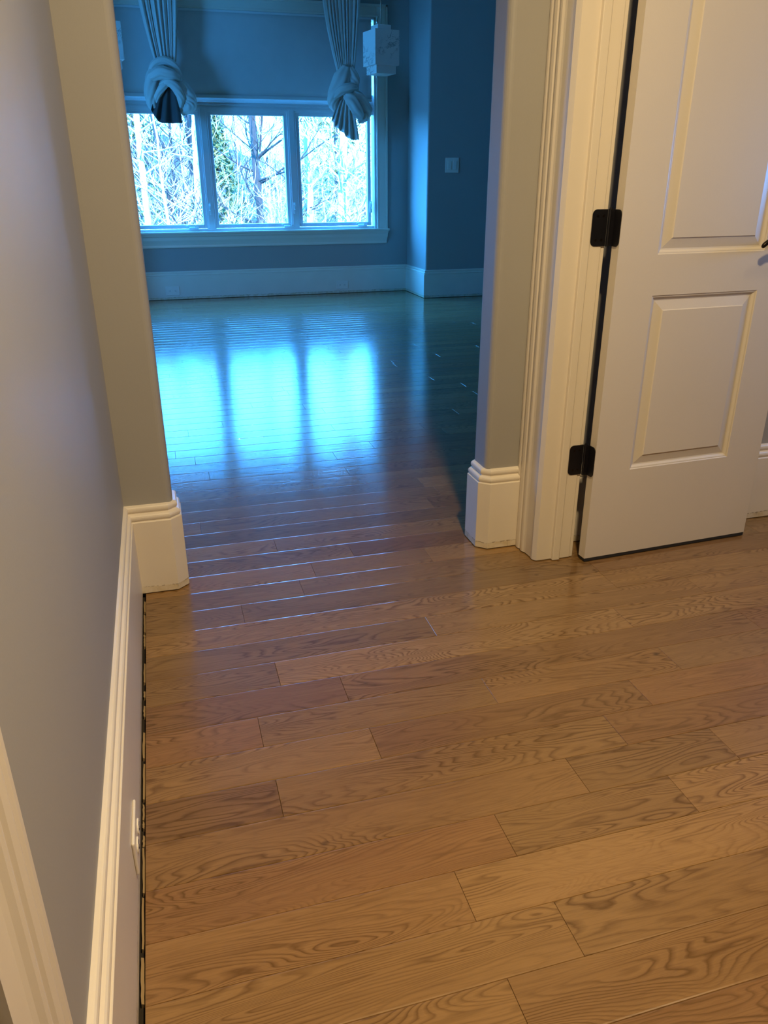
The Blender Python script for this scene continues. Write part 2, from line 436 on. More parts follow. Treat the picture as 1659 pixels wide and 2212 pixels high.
wall('wall_room_left', ROOM_L - 0.12, ROOM_L, FY, LY0, -0.016, RC)
wall('wall_room_left_far', ROOM_L - 0.12, ROOM_L, LY1, OUTY + 0.12, -0.016, RC)
wall('wall_room_left_below', ROOM_L - 0.12, ROOM_L, LY0, LY1, -0.016, LZ0)
wall('wall_room_left_above', ROOM_L - 0.12, ROOM_L, LY0, LY1, LZ1, RC)
wall('wall_room_right', ROOM_R, ROOM_R + 0.12, FY, OUTY + 0.12, -0.016, RC)
wall('wall_niche_left', ROOM_L - 0.1, NL, OUTY, WINY + 0.16, -0.016, RC)
bm = bmesh.new(); prism(bm, rounded_rect_pts(NR, ROOM_R + 0.1, OUTY, WINY + 0.16, 0.02, (0,)), -0.016, RC); struct(obj('wall_niche_right', bm, M_wall))
# window wall around its opening
WL, WR_, WB, WT = -0.31, 2.45, 0.69, 2.735
wall('wall_window_below', NL, NR, WINY, WINY + 0.16, -0.016, WB)
wall('wall_window_above', NL, NR, WINY, WINY + 0.16, WT, RC)
wall('wall_window_left', NL, WL, WINY, WINY + 0.16, WB, WT)
wall('wall_window_right', WR_, NR, WINY, WINY + 0.16, WB, WT)

# ------------------------------------------------------------------ baseboards (tall, two stacked beads on top)
def base_profile(t=0.022, h=0.295, z0=0.004):
    p = [(0, z0), (t, z0), (t, 0.2445), (t - 0.0012, 0.2458), (t - 0.0055, 0.2464)]
    c = (t - 0.0105, 0.2575)     # lower bead
    for k in range(7):
        a = math.radians(-65 + 150 * k / 6); p.append((c[0] + 0.0085 * math.cos(a), c[1] + 0.0108 * math.sin(a)))
    p += [(t - 0.0135, 0.2695), (t - 0.0140, 0.2715)]
    c = (t - 0.0165, 0.2822)     # upper bead
    for k in range(7):
        a = math.radians(-60 + 150 * k / 6); p.append((c[0] + 0.0070 * math.cos(a), c[1] + 0.0105 * math.sin(a)))
    p += [(0.0005, h), (0, h)]
    return p
BP = base_profile()
BPL = base_profile(t=0.021)
def baseboard(name, path, prof=BP):
    bm = bmesh.new(); sweep(bm, path, prof); return struct(obj(name, bm, M_base))
baseboard('baseboard_left', [(WX, 0.557), (WX, FY - 0.001)], BPL)
baseboard('baseboard_opening_left', [(WX + 0.0005, FY), (JL - 0.020, FY), (JL, FY + 0.018), (JL, BY - 0.018), (JL - 0.02, BY), (ROOM_L, BY)])
baseboard('baseboard_opening_right', [(ROOM_R, BY), (JR + 0.02, BY), (JR, BY - 0.018), (JR, FY + 0.018), (JR + 0.020, FY), (CX0, FY)])
baseboard('baseboard_back', [(ROOM_L, OUTY), (NL, OUTY), (NL, WINY), (NR, WINY)])
baseboard('baseboard_niche_right', [(NR, WINY - 0.022), (NR, OUTY), (ROOM_R, OUTY)])
baseboard('baseboard_side_room', [(1.30, 2.254), (3.25, 2.254), (3.25, -1.5)])
# fix travel direction so the profile faces the rooms
# (offset is to the right of travel; the paths above run with the room on their right)

# ------------------------------------------------------------------ door frame: casing, jamb and stop of the side doorway
def casing_pts(x, ys, yi, side=-1):
    """moulded casing on a wall facing -x: from outer edge ys to inner edge yi"""
    d = (yi - ys); T = 0.019
    q = [(0, 0), (0, .0165), (.03, .0185), (.10, .0185), (.14, .016), (.16, .0135), (.19, .0175), (.27, .0195), (.35, .0175), (.38, .014), (.40, .0125),
         (.43, .016), (.50, .0175), (.55, .0165), (.60, .012), (.66, .0095), (.93, .0075), (.95, .0095), (1.0, .0095), (1.0, 0)]
    return [(x + side * h, ys + d * u) for u, h in q]
bm = bmesh.new(); prism(bm, casing_pts(CX0, 2.282, 2.149), 0.004, 2.58); cs = struct(obj('trim_casing', bm, M_trim))
bm = bmesh.new()
jp = [(1.1275, 2.150), (1.1275, 2.1455), (1.134, 2.1345), (1.137, 2.1300), (1.192, 2.1300), (1.193, 2.1195), (1.1955, 2.1175), (1.2165, 2.1175), (1.2195, 2.1195), (1.2195, 2.1265),
      (1.2590, 2.1265), (1.2610, 2.1275), (1.2610, 2.1300), (1.2725, 2.1300), (1.2745, 2.1320), (1.2745, 2.1500)]
prism(bm, jp, 0.003, 2.50); struct(obj('trim_jamb', bm, M_trim))
bm = bmesh.new(); box(bm, 1.1275, 1.2725, 0.62, 0.64, 0.003, 2.50); struct(obj('trim_jamb_near', bm, M_trim))
bm = bmesh.new(); box(bm, 1.1275, 1.2725, 0.64, 2.1275, 2.48, 2.50); struct(obj('trim_jamb_top', bm, M_trim))
# casing of the near doorway on the left wall
bm = bmesh.new(); prism(bm, [(2 * WX - 0 - x + 0, y) for x, y in casing_pts(WX, 0.556, 0.444)], 0.0, 2.3); struct(obj('trim_casing_left', bm, M_trim))

# ------------------------------------------------------------------ side door (open 90 degrees), hinges and knob
A0 = Vector((1.2905, 2.0784)); A1 = Vector((1.9590, 2.1125)); DT = 0.035
dang = math.atan2(A1.y - A0.y, A1.x - A0.x); DW = (A1 - A0).length; DZ0, DZ1 = 0.014, 2.465
door = empty('door_1', (A0.x, A0.y, 0), dang); struct(door)
def door_leaf():
    bm = bmesh.new()
    panels = [(0.137, 0.530, 0.320, 0.877), (0.137, 0.530, 0.995, 2.33)]
    xs = [0, 0.137, 0.530, DW]; zs = [DZ0, 0.320, 0.877, 0.995, 2.33, DZ1]
    V = {}
    def v(x, y, z):
        k = (round(x, 5), round(y, 5), round(z, 5))
        if k not in V: V[k] = bm.verts.new((x, y, z))
        return V[k]
    for side, y0, s in ((0, 0.0, 1), (1, DT, -1)):
        for i in range(3):
            for j in range(5):
                if i == 1 and j in (1, 3): continue
                bm.faces.new((v(xs[i], y0, zs[j]), v(xs[i + 1], y0, zs[j]), v(xs[i + 1], y0, zs[j + 1]), v(xs[i], y0, zs[j + 1])))
        for (xa, xb, za, zb) in panels:
            rings = []
            for ins, dep in ((0, 0), (0.0025, 0.0022), (0.006, 0.0030), (0.012, 0.0085), (0.016, 0.0095), (0.044, 0.0035), (0.0465, 0.0005)):
                rings.append([v(xa + ins, y0 + s * dep, za + ins), v(xb - ins, y0 + s * dep, za + ins), v(xb - ins, y0 + s * dep, zb - ins), v(xa + ins, y0 + s * dep, zb - ins)])
            for a, b in zip(rings, rings[1:]):
                for k in range(4): bm.faces.new((a[k], a[(k + 1) % 4], b[(k + 1) % 4], b[k]))
            bm.faces.new(rings[-1])
    for i in range(3):
        for z in (DZ0, DZ1): bm.faces.new((v(xs[i], 0, z), v(xs[i + 1], 0, z), v(xs[i + 1], DT, z), v(xs[i], DT, z)))
    for j in range(5):
        for x in (0, DW): bm.faces.new((v(x, 0, zs[j]), v(x, 0, zs[j + 1]), v(x, DT, zs[j + 1]), v(x, DT, zs[j])))
    o = obj('door_leaf', bm, M_door, door)
    o.data.materials.append(M_doorcore)
    for p in o.data.polygons:
        if abs(p.normal.z) > 0.9 and p.center.z < 0.05: p.material_index = 1
    return o
leaf = door_leaf()
def rr_plate(bm, u0, u1, z0, z1, r, plane, d0, d1, rl=True, rrt=True):
    """rounded plate; plane 'y': u is x, thickness in y; plane 'x': u is y, thickness in x"""
    pts = []
    for cu, cz, a0, on in ((u1 - r, z1 - r, 0, rrt), (u0 + r, z1 - r, 90, rl), (u0 + r, z0 + r, 180, rl), (u1 - r, z0 + r, 270, rrt)):
        if on:
            for k in range(7):
                a = math.radians(a0 + 15 * k); pts.append((cu + r * math.cos(a), cz + r * math.sin(a)))
        else: pts.append((cu + (r if a0 in (0, 270) else -r), cz + (r if a0 in (0, 90) else -r)))
    mk = (lambda u, z, d: (u, d, z)) if plane == 'y' else (lambda u, z, d: (d, u, z))
    a = [bm.verts.new(mk(u, z, d0)) for u, z in pts]; b = [bm.verts.new(mk(u, z, d1)) for u, z in pts]; n = len(pts)
    for i in range(n): bm.faces.new((a[i], a[(i + 1) % n], b[(i + 1) % n], b[i]))
    bm.faces.new(a); bm.faces.new(b)
bm = bmesh.new(); box(bm, 0.002, DW - 0.002, 0.0005, DT - 0.0005, 0.0025, DZ0)  # added dark strip in place of the gap's shade and raw door bottom
so = obj('gap_shade_strip', bm, M_slot, door); so['label'] = 'added dark strip standing in for the shaded gap under the door'
inv = Matrix.Translation((A0.x, A0.y, 0)) @ Matrix.Rotation(dang, 4, 'Z'); inv = inv.inverted()
def hinge(zc):
    h = 0.101; z0, z1 = zc - h / 2, zc + h / 2
    root = empty('hinge', (0, 0, 0)); root.parent = door
    # everything below is written in world metres and brought into the door's frame
    def sub(name, bm, mat, par):
        bm.transform(inv); o = obj(name, bm, mat, par); return o
    bm = bmesh.new(); rr_plate(bm, 1.2235, 1.2720, z0, z1, 0.014, 'y', 2.1245, 2.1290, True, False); sub('hinge_leaf', bm, M_black, root)
    bm = bmesh.new(); tube(bm, [(1.2785, 2.1215, z0 - 0.001), (1.2785, 2.1215, z1 + 0.001)], 0.0065, 14); tube(bm, [(1.2785, 2.1215, z1), (1.2785, 2.1215, z1 + 0.005)], 0.0042, 10)
    sub('hinge_barrel', bm, M_black, root)
    # leaf on the door edge
    bm = bmesh.new(); rr_plate(bm, 0.0015, 0.0345, z0, z1, 0.014, 'x', -0.0028, -0.0004, True, False)
    box(bm, -0.014, -0.0004, 0.0335, 0.0365, z0, z1)
    obj('hinge_leaf', bm, M_black, root)
    bm = bmesh.new()
    for zz in (zc + 0.033, zc - 0.033):
        for (sx, sy) in ((1.240, 2.1240), (1.258, 2.1240)):
            tube(bm, [(sx, sy + 0.001, zz), (sx, sy - 0.0006, zz)], 0.0036, 10)
    sub('screw', bm, M_knob, root)
for zc in (0.357, 1.070, 2.10): hinge(zc)
def lever():
    r = empty('door_handle', (0.600, 0, 1.022)); r.parent = door
    def lathe(prof, mat, name):
        bm = bmesh.new(); seg = 28; rings = []
        for y, rad in prof: rings.append([bm.verts.new((rad * math.cos(2 * PI * k / seg), -y, rad * math.sin(2 * PI * k / seg))) for k in range(seg)])
        for a, b in zip(rings, rings[1:]):
            for k in range(seg): bm.faces.new((a[k], a[(k + 1) % seg], b[(k + 1) % seg], b[k]))
        bm.faces.new(rings[0]); bm.faces.new(rings[-1]); obj(name, bm, mat, r, True)
    lathe([(0, .032), (.004, .033), (.008, .030), (.010, .022), (.012, .012), (.040, .011), (.052, .012)], M_knob, 'rosette')
    bm = bmesh.new()
    P = spline([(0.012, -.048, 0.0), (-0.030, -.050, 0.004), (-0.070, -.050, 0.008), (-0.100, -.049, 0.006), (-0.117, -.047, -0.004), (-0.124, -.045, -0.014)], 26)
    tube(bm, P, [.0095] * 6 + [.0080] * 10 + [.0072] * 6 + [.0066, .006, .005, .003], 14)
    obj('lever', bm, M_knob, r, True)
lever()

# ------------------------------------------------------------------ window
win = empty('window_1', (0, 0, 0)); struct(win)
GY = WINY + 0.085
def wpart(name, boxes, mat=M_winframe, bev=0.003, parent=win):
    bm = bmesh.new()
    for b in boxes: box(bm, *b, bev=bev)
    return obj(name, bm, mat, parent)
# outer frame lining the opening
wpart('window_frame', [(WL, WL + 0.03, WINY - 0.002, WINY + 0.15, WB, WT), (WR_ - 0.022, WR_, WINY - 0.002, WINY + 0.15, WB, WT), (WL, WR_, WINY - 0.002, WINY + 0.15, WT - 0.02, WT),
                       (WL, WR_, WINY + 0.02, WINY + 0.15, WB, WB + 0.028)])
for xc in (0.622, 1.532):
    wpart('mullion', [(xc - 0.045, xc + 0.045, WINY + 0.030, WINY + 0.14, WB + 0.02, 1.88), (xc - 0.03, xc + 0.03, WINY + 0.022, WINY + 0.03, WB + 0.02, 1.88)])
wpart('transom_rail', [(WL, WR_, WINY + 0.035, WINY + 0.14, 1.845, 2.03), (WL, WR_, WINY + 0.025, WINY + 0.035, 1.865, 1.885), (WL, WR_, WINY + 0.022, WINY + 0.036, 1.900, 1.912), (WL, WR_, WINY + 0.026, WINY + 0.036, 1.925, 1.935)])
for (xa, xb) in ((-0.213, 0.540), (0.703, 1.452), (1.618, 2.363)):
    s = 0.036
    sash = wpart('sash', [(xa - s, xa, WINY + 0.05, WINY + 0.12, 0.725, 1.86), (xb, xb + s, WINY + 0.05, WINY + 0.12, 0.725, 1.86), (xa, xb, WINY + 0.05, WINY + 0.12, 0.725, 0.762), (xa, xb, WINY + 0.05, WINY + 0.12, 1.818, 1.86)])
    wpart('pane', [(xa - .004, xb + .004, GY, GY + 0.005, 0.758, 1.822)], M_glass, 0, sash)
    bm = bmesh.new(); xk = xb - 0.07 if xa > 1.6 else xb - 0.11
    if 0.6 < xa < 1.0: xk = xb + 0.0
    box(bm, xk - 0.05, xk + 0.05, WINY + 0.012, WINY + 0.05, 0.718, 0.740, 0.006)
    tube(bm, spline([(xk + 0.02, WINY + 0.015, 0.735), (xk + 0.01, WINY - 0.005, 0.755), (xk - 0.05, WINY - 0.002, 0.757), (xk - 0.075, WINY + 0.0, 0.750)], 10), 0.007, 8)
    obj('crank_handle', bm, M_winframe, win, True)
for xk in (0.615, 1.526, 2.392):
    bm = bmesh.new(); box(bm, xk - 0.012, xk + 0.012, WINY + 0.018, WINY + 0.034, 0.86, 0.98, 0.004)
    tube(bm, [(xk, WINY + 0.018, 0.97), (xk, WINY - 0.004, 0.95), (xk, WINY - 0.006, 0.90)], 0.007, 8)
    obj('lock_lever', bm, M_winframe, win, True)
wpart('transom_pane', [(WL + 0.03, WR_ - 0.022, GY, GY + 0.005, 2.03, WT - 0.02)], M_glass, 0)
# interior casing: left, right, head with bead lines
bm = bmesh.new()
def flat_casing(bm, x0, x1, z0, z1, vertical=True):
    box(bm, x0, x1, WINY - 0.016, WINY + 0.001, z0, z1, 0.003)
box(bm, WL - 0.124, WL, WINY - 0.016, WINY, 0.695, WT + 0.115, 0.003)
box(bm, WR_, WR_ + 0.124, WINY - 0.016, WINY, 0.695, WT + 0.115, 0.003)
box(bm, WL, WR_, WINY - 0.016, WINY, WT, WT + 0.115, 0.003)
for x0, x1 in ((WL - 0.124, WL - 0.100), (WR_ + 0.100, WR_ + 0.124)): box(bm, x0, x1, WINY - 0.027, WINY - 0.016, 0.695, WT + 0.115, 0.004)
box(bm, WL - 0.124, WR_ + 0.124, WINY - 0.027, WINY - 0.016, WT + 0.091, WT + 0.115, 0.004)
for x0, x1 in ((WL - 0.02, WL - 0.008), (WR_ + 0.008, WR_ + 0.02)): box(bm, x0, x1, WINY - 0.021, WINY - 0.016, 0.695, WT + 0.02, 0.002)
box(bm, WL - 0.02, WR_ + 0.02, WINY - 0.021, WINY - 0.016, WT + 0.008, WT + 0.02, 0.002)
obj('casing', bm, M_trim, win)
# stool and crown-shaped apron
bm = bmesh.new()
prof = [(0.0, 0.534), (0.012, 0.534), (0.015, 0.545), (0.013, 0.560), (0.020, 0.585), (0.030, 0.610), (0.034, 0.640), (0.044, 0.655), (0.048, 0.672), (0.062, 0.674), (0.066, 0.684), (0.062, 0.695), (0, 0.695)]
xl, xr = WL - 0.128, WR_ + 0.128
ringL = [bm.verts.new((xl - 0.03 * (o / 0.066) + 0.02, WINY - o, z)) for o, z in prof]
ringR = [bm.verts.new((xr + 0.03 * (o / 0.066) - 0.02, WINY - o, z)) for o, z in prof]
for j in range(len(prof)): bm.faces.new((ringL[j], ringL[(j + 1) % len(prof)], ringR[(j + 1) % len(prof)], ringR[j]))
bm.faces.new(ringL); bm.faces.new(ringR)
box(bm, WL, WR_, WINY - 0.001, WINY + 0.03, 0.68, 0.6955)
obj('stool', bm, M_trim, win)

# ------------------------------------------------------------------ roller shade
sh = empty('roller_shade', (1.07, WINY - 0.005, 2.73)); tag(sh, 'wide blue-grey fabric shade lowered over the upper half of the window', 'window shade')
bm = bmesh.new()
nx, nz = 40, 14; x0, x1, z0, z1 = -0.272 - 1.07, 2.404 - 1.07, 1.995 - 2.73, 0.0
G = [[bm.verts.new((x0 + (x1 - x0) * i / nx, 0.010 + 0.0018 * math.sin(i * 1.7 + j * 0.5), z0 + (z1 - z0) * j / nz)) for j in range(nz + 1)] for i in range(nx + 1)]
for i in range(nx):
    for j in range(nz): bm.faces.new((G[i][j], G[i + 1][j], G[i + 1][j + 1], G[i][j + 1]))
fab = obj('shade_fabric', bm, M_shade, sh, True); md = fab.modifiers.new('t', 'SOLIDIFY'); md.thickness = 0.002
bm = bmesh.new(); box(bm, x0 - 0.002, x1 + 0.002, 0.000, 0.022, 1.965 - 2.73, 1.998 - 2.73, 0.006); obj('hem_bar', bm, M_shade, sh)

# ------------------------------------------------------------------ curtains, each tied in a big knot
def drape(name, parent, zt, zb, x_t, x_b, folds, depth, seed, mat=M_curtain):
    """pleated cloth; x_t=(x0,x1) at the top, x_b at the neck"""
    rr = random.Random(seed); bm = bmesh.new(); nx, nz = 150, 26; ph = [rr.uniform(0, 6.28) for _ in range(4)]
    G = []
    for j in range(nz + 1):
        t = j / nz; k = t ** 1.6
        a = x_t[0] + (x_b[0] - x_t[0]) * k; b = x_t[1] + (x_b[1] - x_t[1]) * k
        z = zt + (zb - zt) * t; row = []
        for i in range(nx + 1):
            u = i / nx
            wv = math.sin(folds * 2 * PI * u + ph[0] + 0.9 * math.sin(3 * u + ph[1]) + 0.5 * t)
            wv2 = math.sin(folds * 2.3 * 2 * PI * u + ph[2] + t)
            y = depth * (1 - 0.35 * t) * (0.75 * wv + 0.3 * wv2)
            x = a + (b - a) * u + 0.25 * (b - a) / folds * 0.5 * math.cos(folds * 2 * PI * u + ph[0])
            row.append(bm.verts.new((x, y, z)))
        G.append(row)
    for j in range(nz):
        for i in range(nx): bm.faces.new((G[j][i], G[j][i + 1], G[j + 1][i + 1], G[j + 1][i]))
    o = obj(name, bm, mat, parent, True); md = o.modifiers.new('t', 'SOLIDIFY'); md.thickness = 0.004; return o
def fan(name, parent, apex, pts, folds, amp, mat):
    """cloth tail: from a narrow top line (apex=(x0,x1,z)) to a bottom polyline pts"""
    bm = bmesh.new(); nx, nz = 90, 18; G = []
    B = spline([(x, 0, z) for x, z in pts], nx + 1)
    for j in range(nz + 1):
        t = j / nz; row = []
        for i in range(nx + 1):
            u = i / nx; tx = apex[0] + (apex[1] - apex[0]) * u
            x = tx + (B[i].x - tx) * (t ** 0.8); z = apex[2] + (B[i].z - apex[2]) * t
            y = amp * (0.35 + t) * math.sin(folds * 2 * PI * u) - 0.02 * t
            row.append(bm.verts.new((x, y, z)))
        G.append(row)
    for j in range(nz):
        for i in range(nx): bm.faces.new((G[j][i], G[j][i + 1], G[j + 1][i + 1], G[j + 1][i]))
    o = obj(name, bm, mat, parent, True); md = o.modifiers.new('t', 'SOLIDIFY'); md.thickness = 0.004; return o
def roll(bm, pts, rads, seg=40, rip=(7, 0.07), n=34):
    P = spline(pts, n); rs = []
    for i in range(n):
        u = i / (n - 1) * (len(rads) - 1); k = min(int(u), len(rads) - 2); t = u - k; t = t * t * (3 - 2 * t)
        rs.append(rads[k] * (1 - t) + rads[k + 1] * t)
    tube(bm, P, rs, seg, True, rip)
def blob(bm, c, r, seg=32, rings=20, rip=0.05):
    V = []
    for j in range(rings + 1):
        th = PI * j / rings; row = []
        for i in range(seg):
            a = 2 * PI * i / seg; k = 1 + rip * math.sin(9 * a + 3 * th)
            row.append(bm.verts.new((c[0] + r[0] * k * math.sin(th) * math.cos(a), c[1] + r[1] * k * math.sin(th) * math.sin(a), c[2] + r[2] * math.cos(th))))
        V.append(row)
    for j in range(rings):
        for i in range(seg): bm.faces.new((V[j][i], V[j][(i + 1) % seg], V[j + 1][(i + 1) % seg], V[j + 1][i]))

CY = 8.75
c1 = empty('curtain', (0.300, CY, 2.015)); tag(c1, 'pale linen curtain knotted up over the left pane, dark tail hanging from its knot', 'curtain', 'knotted curtains at the window')
drape('drape', c1, 1.10, 0.18, (-0.23, 0.18), (-0.095, 0.085), 7, 0.028, 3)
bm = bmesh.new()
blob(bm, (-0.02, 0.02, 0.02), (0.13, 0.07, 0.17))
roll(bm, [(-0.05, -.01, .16), (-0.135, -.02, .10), (-0.168, -.02, -.03), (-0.165, -.02, -.13), (-0.11, 0.0, -.195)], [.035, .060, .062, .052, .030])
roll(bm, [(0.04, -.0, .06), (0.12, -.0, .01), (0.175, -.02, -.07), (0.178, -.02, -.145), (0.10, 0.0, -.205)], [.045, .068, .074, .066, .036])
obj('knot', bm, M_curtain, c1, True)
bm = bmesh.new()
roll(bm, [(-0.165, .0, .12), (-0.11, -.02, .205), (-0.01, -.03, .235), (0.075, -.03, .185), (0.105, -.03, .10), (0.085, -.02, .04)], [.022, .032, .036, .036, .034, .02])
roll(bm, [(-0.16, -.05, .09), (-0.06, -.085, .125), (0.03, -.09, .11), (0.105, -.05, .085)], [.045, .058, .052, .030])
roll(bm, [(-0.08, -.07, .02), (0.0, -.10, .045), (0.07, -.10, .0), (0.105, -.08, -.08), (0.095, -.05, -.155)], [.020, .036, .045, .040, .022])
roll(bm, [(0.0, -.09, .05), (-0.06, -.085, .0), (-0.115, -.06, -.075), (-0.125, -.03, -.15)], [.03, .034, .030, .018])
obj('wrap', bm, M_curtain, c1, True)
fn = fan('tail', c1, (-0.07, 0.05, 0.03), [(-0.185, -0.190), (-0.15, -0.26), (-0.10, -0.30), (0.0, -0.302), (0.10, -0.30)], 3.0, 0.018, M_lining)
fn.location = (0, -0.055, 0); fn['label'] = 'dark lining side of the curtain tail'

c2 = empty('curtain', (2.085, CY, 1.975)); tag(c2, 'pale linen curtain knotted up beside the window casing, pleated tail fanned below', 'curtain', 'knotted curtains at the window')
c2.name = 'curtain.001'
drape('drape', c2, 1.10, 0.22, (-0.255, 0.155), (-0.10, 0.07), 10, 0.024, 8)
bm = bmesh.new()
blob(bm, (-0.01, 0.02, 0.05), (0.13, 0.07, 0.20))
roll(bm, [(-0.01, -.02, .27), (-0.07, -.03, .16), (-0.145, -.03, .04), (-0.165, -.02, -.05), (-0.12, -.0, -.13)], [.05, .085, .065, .050, .028])
roll(bm, [(0.02, -.02, .27), (0.05, -.03, .17), (0.055, -.03, .08)], [.04, .065, .055])
obj('knot', bm, M_curtain, c2, True)
bm = bmesh.new()
roll(bm, [(-0.16, -.06, .0), (-0.09, -.10, .06), (0.0, -.11, .085), (0.075, -.07, .10)], [.030, .045, .040, .022], rip=(6, .1))
roll(bm, [(-0.05, -.08, .02), (0.0, -.10, -.02), (0.06, -.10, -.10), (0.10, -.08, -.16), (0.13, -.05, -.19)], [.03, .060, .062, .045, .020], rip=(6, .09))
roll(bm, [(0.03, -.06, .05), (0.11, -.05, -.01), (0.185, -.03, -.10), (0.175, -.02, -.175), (0.10, -.02, -.22)], [.035, .058, .056, .042, .022], rip=(6, .09))
obj('wrap', bm, M_curtain, c2, True)
fn = fan('tail', c2, (-0.09, 0.03, -0.02), [(-0.185, -0.20), (-0.15, -0.27), (-0.08, -0.32), (0.0, -0.385), (0.10, -0.39)], 5.0, 0.022, M_curtain)
fn.location = (0, -0.04, 0)

# ------------------------------------------------------------------ pendants
def pendant(loc, label, rz):
    r = empty('pendant_lamp', loc, rz); tag(r, label, 'lamp', 'alabaster pendant lamps by the window')
    def sq(bm, h, z0, z1, bev=0.004): box(bm, -h, h, -h, h, z0, z1, bev)
    bm = bmesh.new(); sq(bm, 0.120, -0.135, 0.135); obj('shade', bm, M_marble, r)
    bm = bmesh.new(); sq(bm, 0.066, 0.135, 0.178); obj('cap', bm, M_marble, r)
    bm = bmesh.new(); sq(bm, 0.098, -0.200, -0.135); obj('diffuser', bm, M_marble, r)
    bm = bmesh.new(); tube(bm, [(0, 0, 0.178), (0, 0, RC - loc[2] - 0.02)], 0.006, 8); obj('stem', bm, M_brass, r, True)
    bm = bmesh.new(); tube(bm, [(0.0, 0.0, RC - loc[2] - 0.03), (0, 0, RC - loc[2])], 0.06, 24); obj('canopy', bm, M_brass, r, True)
    bm = bmesh.new(); tube(bm, spline([(-0.05, -0.03, 0.178), (-0.055, -0.03, 0.21), (-0.045, -0.03, 0.24)], 6), 0.008, 8); obj('socket_stub', bm, M_brass, r, True)
    return r
pendant((2.12, 7.6, 2.262), 'square veined-stone pendant lamp hanging in front of the right window casing', math.radians(12))
pendant((-0.206, 7.6, 2.235), 'square veined-stone pendant lamp half hidden behind the left wall end', math.radians(12))

# ------------------------------------------------------------------ outlets and switch
def outlet(loc, rz, label, w=0.114, h=0.074, horiz=True):
    r = empty('wall_outlet', loc, rz); tag(r, label, 'outlet')
    bm = bmesh.new(); box(bm, -w / 2, w / 2, -0.006, 0, -h / 2, h / 2, 0.003); obj('cover_plate', bm, M_plate, r)
    for s in (-1, 1):
        bm = bmesh.new()
        pts = [(s * w * 0.2 + 0.0155 * math.cos(2 * PI * k / 20) * (w / 0.114), 0.0145 * max(-0.86, min(0.86, math.sin(2 * PI * k / 20))) * (h / 0.074)) for k in range(20)]
        a = [bm.verts.new((x, -0.0085, z)) for x, z in pts]; b = [bm.verts.new((x, -0.005, z)) for x, z in pts]
        for k in range(20): bm.faces.new((a[k], a[(k + 1) % 20], b[(k + 1) % 20], b[k]))
        bm.faces.new(a); f = obj('socket', bm, M_plate, r)
        bm = bmesh.new(); cx = s * w * 0.2
        for dz in (-0.0055, 0.0055): box(bm, cx - 0.002, cx + 0.007, -0.0092, -0.0084, dz - 0.001, dz + 0.001)
        tube(bm, [(cx - 0.0075, -0.0084, 0), (cx - 0.0075, -0.0092, 0)], 0.0022, 10); obj('slot', bm, M_slot, f)
    return r
# on the near left baseboard: faces +x
outlet((WX + 0.021, 1.158, 0.088), math.radians(90), 'cream wall outlet on the tall baseboard of the near left wall')
outlet((0.139, WINY - 0.022, 0.094), 0, 'pale wall outlet in the far baseboard below the left window pane', 0.148, 0.094)
outlet((2.030, WINY - 0.022, 0.092), 0, 'pale wall outlet in the far baseboard below the right window pane', 0.134, 0.090)
sw = empty('light_switch', (3.084, OUTY, 1.337)); tag(sw, 'square double rocker light switch on the dark wall right of the window', 'light switch')
bm = bmesh.new(); box(bm, -0.075, 0.075, -0.008, 0, -0.072, 0.072, 0.004); obj('cover_plate', bm, M_plate, sw)
for s in (-1, 1):
    bm = bmesh.new(); box(bm, s * 0.029 - 0.021, s * 0.029 + 0.021, -0.013, -0.007, -0.042, 0.042, 0.003); obj('rocker', bm, M_plate, sw)

# ------------------------------------------------------------------ wood slivers in the expansion gap along the left baseboard
rs = random.Random(11)
y = 0.80; k = 0
spots = []
while y < 2.22:
    ln = rs.uniform(0.018, 0.13) if rs.random() < 0.65 else rs.uniform(0.01, 0.03)
    if rs.random() < 0.78: spots.append((y, min(ln, 2.25 - y)))
    y += ln + rs.uniform(0.002, 0.03)
for (y, ln) in spots:
    bm = bmesh.new(); n = 6; xw = rs.uniform(0.0022, 0.0036); R = []
    for i in range(n + 1):
        t = i / n; jx = rs.uniform(-0.0007, 0.0007); ww = xw * (0.75 + 0.25 * math.sin(PI * t))
        R.append([bm.verts.new((jx + sx * ww, ln * t, zz)) for sx, zz in ((-1, 0), (1, 0), (1, 0.008), (-0.6, 0.010))])
    for a, b in zip(R, R[1:]):
        for j in range(4): bm.faces.new((a[j], a[(j + 1) % 4], b[(j + 1) % 4], b[j]))
    bm.faces.new(R[0]); bm.faces.new(R[-1])
    o = obj('wood_sliver', bm, M_sliver, loc=(WX + 0.0255 + rs.uniform(-0.0006, 0.0006), y, -0.0165))
    o.rotation_euler = (0, 0, rs.uniform(-0.01, 0.01))
    tag(o, 'thin tan wood sliver lying in the gap between left baseboard and floor', 'wood scrap', 'wood slivers in the floor gap')

